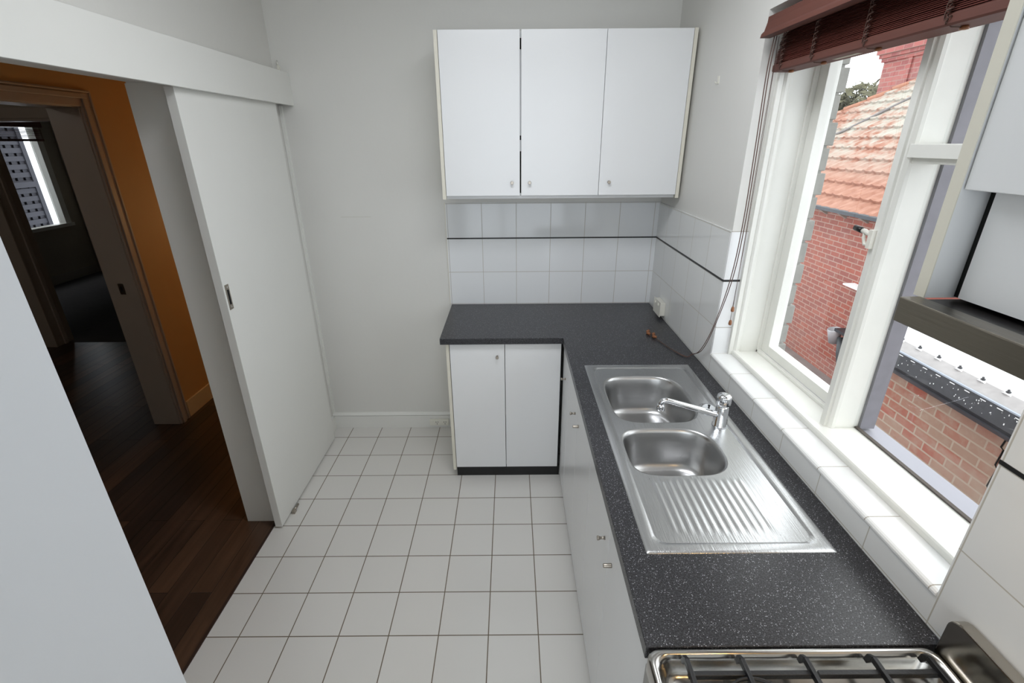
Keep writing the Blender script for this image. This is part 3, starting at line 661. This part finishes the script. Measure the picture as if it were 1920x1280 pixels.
# ------------------------------------------------------------------ range hood and its cupboard
hc = thing('hood_cupboard', 'white wall cupboard with cream edging around the range hood', 'cupboard', (-.15, -2.5, 1.65))
tag(bx(-.302, -.002, -2.247, -2.231, 1.640, 2.45).build('side_panel', lam, hc), 'side panel with cream front edge')
tag(bx(-.3035, -.302, -2.248, -2.230, 1.640, 2.45).build('edge_strip', cream, hc), 'cream edging strip')
bx(-.302, -.002, -2.83, -2.814, 1.640, 2.45).build('side_panel', lam, hc)
bx(-.300, -.285, -2.812, -2.250, 1.784, 2.45).build('door', lam, hc, bevel=.001)
bx(-.285, -.002, -2.814, -2.247, 2.43, 2.45).build('top_panel', lam, hc)
bx(-.275, -.262, -2.814, -2.268, 1.646, 1.79).build('inner_panel', lam, hc)
tag(bx(-.2615, -.250, -2.814, -2.2475, 1.642, 1.79).build('shade_backing', blackgap, hc), 'black sheet for the shade behind the inner panel')  # solid black sheet painted for the darkness beside the inner panel
rh = thing('range_hood', 'slim slide-out stainless steel range hood beneath the cupboard', 'range hood', (-.2, -2.5, 1.6))
bx(-.335, -.306, -2.83, -2.245, 1.607, 1.642).build('front_bar', steel_h, rh, bevel=.002)
tag(bx(-.305, -.01, -2.825, -2.25, 1.612, 1.6385).build('hood_body', mat('hood_black', (42, 40, 40), .3), rh), 'dark grey hood tray')
tag(bx(-.25, -.15, -2.60, -2.48, 1.608, 1.6125).build('hood_lamp', warmglass, rh), 'warm lamp lens')
area('hood_lamp_light', (-.2, -2.54, 1.604), (0, 0, 0), .1, .12, .8, (1, .66, .30))

# ------------------------------------------------------------------ stove
sv = thing('gas_stove', 'stainless steel gas stove with black cast iron trivets beside the worktop', 'stove', (-.32, -2.5, 0))
SX0, SX1, SY0, SY1 = -.612, -.038, -2.83, -2.238
bx(SX0+.004, SX1, SY0, SY1-.002, .08, .866).build('body', mat('stove_enamel', (150, 148, 144), .35, .6), sv)
bx(SX0+.04, SX1-.02, SY0+.02, SY1-.02, 0, .08).build('plinth', black, sv)
h_ = MB(); RR = []
for ins, zz, rad in ((0, .868, .02), (0, .904, .022), (.003, .909, .024), (.008, .911, .026), (.014, .909, .028), (.020, .897, .03), (.026, .880, .032), (.036, .872, .034), (.20, .872, .03)):
    RR.append([(x, y, zz) for x, y in rrect(SX0+ins, SX1-ins, SY0+ins, SY1-ins, rad, 7)])
h_.rings(RR, cap1=True); h_.build('hob_top', mat('hob_steel', (190, 188, 184), .2, 1.0), sv)
# trivets: long bars, cross bars and feet in one casting per half
for (xa, xb, xs) in ((-.575, -.330, (-.545, -.440, -.318)), (-.318, -.070, (-.188, -.082))):
    t = MB(); zt_ = .934
    for x in xs:
        t.prism([(x-.005, zt_-.012), (x-.004, zt_), (x+.004, zt_), (x+.005, zt_-.012)], 'y', -2.78, -2.275)
        t.prism([(-2.275, zt_), (-2.262, zt_-.010), (-2.258, .905), (-2.268, .905), (-2.275, zt_-.014)], 'x', x-.004, x+.004)
        t.prism([(-2.78, zt_), (-2.793, zt_-.010), (-2.797, .905), (-2.787, .905), (-2.78, zt_-.014)], 'x', x-.004, x+.004)
    for y in (-2.298, -2.53, -2.765): t.box(min(xs)-(.004 if xs[0] < -.3 else .118), max(xs)+.004, y-.005, y+.005, zt_-.020, zt_-.008)
    t.build('trivet', iron, sv, bevel=.0012)
for cx, cy, r_ in ((-.440, -2.375, .045), (-.190, -2.385, .038), (-.440, -2.665, .038), (-.190, -2.665, .05)):
    bn = MB().lathe([(r_, 0), (r_, .010), (r_*.9, .016), (r_*.5, .018), (.002, .018)], (cx, cy, .8725), (0, 0, 1), 28).build('burner', mat('burner_alloy', (120, 112, 96), .4, .8), sv)
    MB().lathe([(r_*.72, .018), (r_*.75, .024), (r_*.6, .027), (.002, .027)], (cx, cy, .8725), (0, 0, 1), 28).build('burner_cap', iron, bn)
    ring = [(cx+(r_+.022)*math.cos(a), cy+(r_+.022)*math.sin(a), .926) for a in [2*PI*i/36 for i in range(37)]]
    MB().tube(ring, .0035, 6).build('trivet_ring', iron, sv)
g_ = MB(); oy = [(SY0, .90), (SY1-.002, .90), (SY1-.002, .975)]+[(SY1-.002-.025+.025*math.cos(a), .975+.025*math.sin(a)) for a in [PI/2*i/6 for i in range(1, 7)]]+[(SY0, 1.0)]
g_.prism(oy, 'x', -.036, -.010)
tag(g_.build('splash_guard', mat('guard_steel', (176, 170, 160), .2, 1.0), sv, bevel=.003), 'upright steel splash guard at the wall')

# fitting added for the kitchen fill light, above the view
cl = thing('fill_light', 'added unseen rectangular fill light on the kitchen ceiling', 'ceiling light', (-.85, -1.5, 2.72))
bx(-1.32, -.38, -1.72, -1.28, 2.72, 2.75).build('housing', plast, cl); bx(-1.30, -.40, -1.70, -1.3, 2.70, 2.72).build('diffuser', fillglass, cl)

# ------------------------------------------------------------------ outside
struct(bx(.32, 40, -12, 40, -1.62, -1.46).build('ground', concrete), 'concrete yard between the houses', 'ground')
nh = thing('brick_house', 'neighbouring red brick house with lichened terracotta tile roof', 'house', (6, 5, -1.5))
WX = 3.9
nw = MB(); nw.box(WX, WX+.25, 2.6, 9.9, -1.5, .93); nw.box(WX+.25, 11.3, 2.6, 2.85, -1.5, .93); nw.box(WX+.25, 11.3, 9.65, 9.9, -1.5, .93)
nw.build('wall', brick_far, nh)
q = MB(); q.prism([(3.63, .90), (3.62, .945), (3.63, .955), (3.72, .955), (3.73, .94), (3.71, .90)], 'y', 2.5, 10.1)
tag(q.build('gutter', gutterg, nh), 'slate grey gutter')
for k in range(16):
    y = 2.7+k*.45
    bk = MB(); bk.prism([(3.90, .92), (3.74, .92), (3.74, .89), (3.90, .80)], 'y', y, y+.05).build('eaves_bracket', mat('bracket_paint', (150, 144, 136), .7), nh)
# tiled roof slope built course by course: hipped at the far end
ang = math.radians(32); ca, sa_ = math.cos(ang), math.sin(ang)
ex, ez, yfar, ridge = 3.66, .90, 10.33, 3.9
rt = MB(); gz = .295
nC = int(ridge/ca/gz)+1
for k in range(nC):
    s0, s1 = k*gz, (k+1)*gz+.03
    def yhi(s): return yfar - s*ca
    ylo = 2.45; step = .05; n_ = int((yhi(s0)-ylo)/step)
    prev = None
    for i in range(n_+2):
        cur = []
        for s, lift in ((s0-.004, -.004), (s0, .045), (s1, .004)):
            y = min(ylo+i*step, yhi(s)); ph = (y-ylo)/.2*2*PI
            w = .020*max(0, math.cos(ph))+.008*max(0, math.cos(ph*2+1))
            h2 = lift+(w if lift > 0 else 0)
            cur.append(rt.bm.verts.new((ex+s*ca-h2*sa_, y, ez+s*sa_+h2*ca)))
        if prev:
            for a_ in (0, 1): rt.bm.faces.new([prev[a_], cur[a_], cur[a_+1], prev[a_+1]])
        prev = cur
# far hip slope (plain, faces away) and opposite slope so the roof is solid
apx, apz = ex+ridge, ez+ridge*sa_/ca
V = [rt.bm.verts.new(p) for p in ((ex, yfar, ez), (ex+2*ridge, yfar, ez), (apx, yfar-ridge, apz), (apx, 2.45, apz), (ex+2*ridge, 2.45, ez), (ex, 2.45, ez))]
rt.bm.faces.new((V[0], V[1], V[2])); rt.bm.faces.new((V[1], V[4], V[3], V[2])); rt.bm.faces.new((V[5], V[3], V[4])); rt.bm.faces.new((V[0], V[5], V[4], V[1]))
rt.build('roof', rooft, nh, recalc=False)
hp = MB(); N_ = 15
for i in range(N_):
    t0, t1 = i/N_, (i+1.08)/N_
    a_ = Vector((ex, yfar, ez+.02))+Vector((ridge, -ridge, ridge*sa_/ca))*t0; b_ = Vector((ex, yfar, ez+.0))+Vector((ridge, -ridge, ridge*sa_/ca))*t1
    hp.tube([a_, b_], [.075, .06], 8)
hp.tube([(apx, yfar-ridge, apz+.02), (apx, 2.45, apz+.02)], .08, 8)
tag(hp.build('hip_capping', capt, nh), 'orange terracotta hip tiles')
def onroof(x, y, h=.05): return (x-h*sa_, y, ez+(x-ex)*sa_/ca+h*ca)
tag(MB().tube([onroof(4.9, 7.1), onroof(5.34, 6.77), onroof(6.17, 6.46), onroof(6.6, 6.3)], .022, 6).build('lead_flashing', lead, nh), 'dark flashing strip across the tiles')
ch = MB(); cx0, cx1, cy0, cy1 = 6.86, 8.0, 7.1, 8.42
ch.box(cx0, cx1, cy0, cy1, 1.6, 3.30)
for i, (o_, z0, z1) in enumerate(((.04, 3.30, 3.37), (.08, 3.37, 3.44), (.12, 3.44, 3.80), (.08, 3.80, 3.88), (.04, 3.88, 4.3))): ch.box(cx0-o_, cx1+o_, cy0-o_, cy1+o_, z0, z1)
ch.box(cx0-.03, cx0, 7.62, 7.72, 2.6, 3.3)
ch.build('chimney', brick_chim, nh)
# pipes and ledge on the far wall
tag(bx(3.74, 3.9, 3.05, 3.55, -.02, .0).build('white_ledge', zinc, nh), 'small white ledge')
MB().tube([(3.84, 3.25, -.04), (3.84, 3.22, -.5), (3.80, 3.22, -1.0)], .04, 10).build('downpipe', zinc, nh)
tag(MB().lathe([(.07, 0), (.09, .2), (.085, .21), (.06, .02)], (3.78, 3.47, -.86), (-.2, 0, 1), 16).build('hopper', mat('pvc_grey', (180, 180, 184), .5), nh), 'pale grey drain hopper')
bx(3.70, 3.9, 3.2, 3.42, -.66, -.62).build('pipe_bracket', gutterm, nh)
MB().tube([(3.80, 3.38, -.75), (3.78, 3.30, -.95), (3.80, 3.22, -1.2), (3.80, 3.2, -1.45)], .05, 10).build('waste_pipe', mat('pvc_dark', (70, 74, 78), .5), nh)
# extension with parapet wall and metal roof
eb = thing('brick_extension', 'low weathered brick extension with black gutter and white metal roof', 'building', (4, 0, -1.5))
EX = 2.8
e = MB(); e.box(EX, EX+.23, -3.0, 1.75, -1.5, -.185); e.box(EX+.23, 8, 1.55, 1.75, -1.5, .05)
e.build('wall', brick_near, eb)
tag(MB().tube([(EX-.003, .10, -.19), (EX-.003, .115, -.30), (EX-.003, .09, -.31), (EX-.003, .10, -.45), (EX-.003, .075, -.47), (EX-.003, .09, -.64), (EX-.003, .07, -.66), (EX-.003, .075, -1.4)], .006, 5).build('wall_crack', blackgap, eb), 'dark stepped crack')
e = MB(); e.prism([(2.67, -.125), (2.65, -.09), (2.65, .055), (2.662, .060), (2.672, -.08), (2.80, -.08), (2.80, -.125)], 'y', -3.0, 1.8)
e.build('gutter', gutterm, eb)
gf = MB().prism([(2.655, -.13), (2.675, -.165), (2.80, -.19), (2.80, -.1255), (2.67, -.1255)], 'y', -3.0, 1.8)
gf.build('gutter_fascia', mat('fascia_slate', (62, 64, 70), .4), eb)
tag(bx(2.646, 2.664, -3.0, 1.8, .055, .066).build('gutter_bead', mat('bead_pale', (150, 160, 172), .4), eb), 'pale gutter lip')
for k in range(34):
    y = 1.70-k*.135; tag(bx(2.6465, 2.6495, y, y+.045, .034, .040).build('gutter_slot', zinc, eb), 'pale slot')
q = MB(); rg = random.Random(5)
for k in range(70):
    y = rg.uniform(-.3, 1.3); z = rg.uniform(-.08, .03); w_ = rg.uniform(.002, .007); q.box(2.6475, 2.6498, y, y+w_, z, z+w_*rg.uniform(.6, 2.2))
tag(q.build('paint_flecks', zinc, eb), 'white paint flecks')
tag(MB().prism([(2.662, .062), (2.77, .115), (2.78, .105), (2.78, .06)], 'y', -3.0, 1.8).build('eaves_flashing', cap_grey, eb), 'grey flashing')
rf = MB(); n_ = 240; prev = None
for i in range(n_+1):
    y = -3.0+4.8*i/n_; w = .022*abs(math.cos(PI*(y-1.22)/.205))**6
    cur = [rf.bm.verts.new((2.735+.03*(1-w/.022), y, .098+w)), rf.bm.verts.new((8, y, .82+w)), rf.bm.verts.new((8, y, .80)), rf.bm.verts.new((2.765, y, .09))]
    if prev:
        for a_, b_ in ((0, 1), (1, 2), (2, 3), (3, 0)): rf.bm.faces.new([prev[a_], prev[b_], cur[b_], cur[a_]])
    prev = cur
rf.build('metal_roof', zinc, eb)
for k in range(10):
    y = 1.22-k*.205
    tag(MB().lathe([(.016, 0), (.016, .008), (.008, .010), (.008, .024)], (2.765, y, .122), (-.17, 0, 1), 8).build('roof_screw', gutterm, eb), 'dark screw head')
# tree beyond
tr_ = thing('gum_tree', 'distant grey-green tree behind the tiled roof', 'tree', (14, 20, -1.5))
MB().tube([(14, 20.5, -1.5), (14.1, 20.4, .5), (14, 20.3, 2.6)], [.3, .22, .12], 10).build('trunk', bark, tr_)
lv = MB(); rnd = random.Random(3)
for i in range(2600):
    cl_ = rnd.choice([(14, 21.6, 2.7, 1.1), (14.2, 19.9, 3.0, 1.0), (14, 18.4, 2.75, .95), (13.8, 20.8, 2.2, 1.2), (14, 19, 2.2, 1.2), (14, 22.8, 2.2, 1.1)])
    d = Vector((rnd.gauss(0, 1), rnd.gauss(0, 1), rnd.gauss(0, .8))).normalized()*cl_[3]*rnd.uniform(.55, 1)
    p_ = Vector(cl_[:3])+Vector((0, 0, .42))+Vector((d.x, d.y, d.z*.75)); s0 = rnd.uniform(.12, .22)
    a_ = Vector((rnd.uniform(-1, 1), rnd.uniform(-1, 1), rnd.uniform(-1, 1))).normalized(); b_ = a_.orthogonal().normalized()
    lv.bm.faces.new([lv.bm.verts.new(p_+a_*s0), lv.bm.verts.new(p_+b_*s0*.5), lv.bm.verts.new(p_-a_*s0), lv.bm.verts.new(p_-b_*s0*.5)])
lv.build('foliage', leaf, tr_, recalc=False)
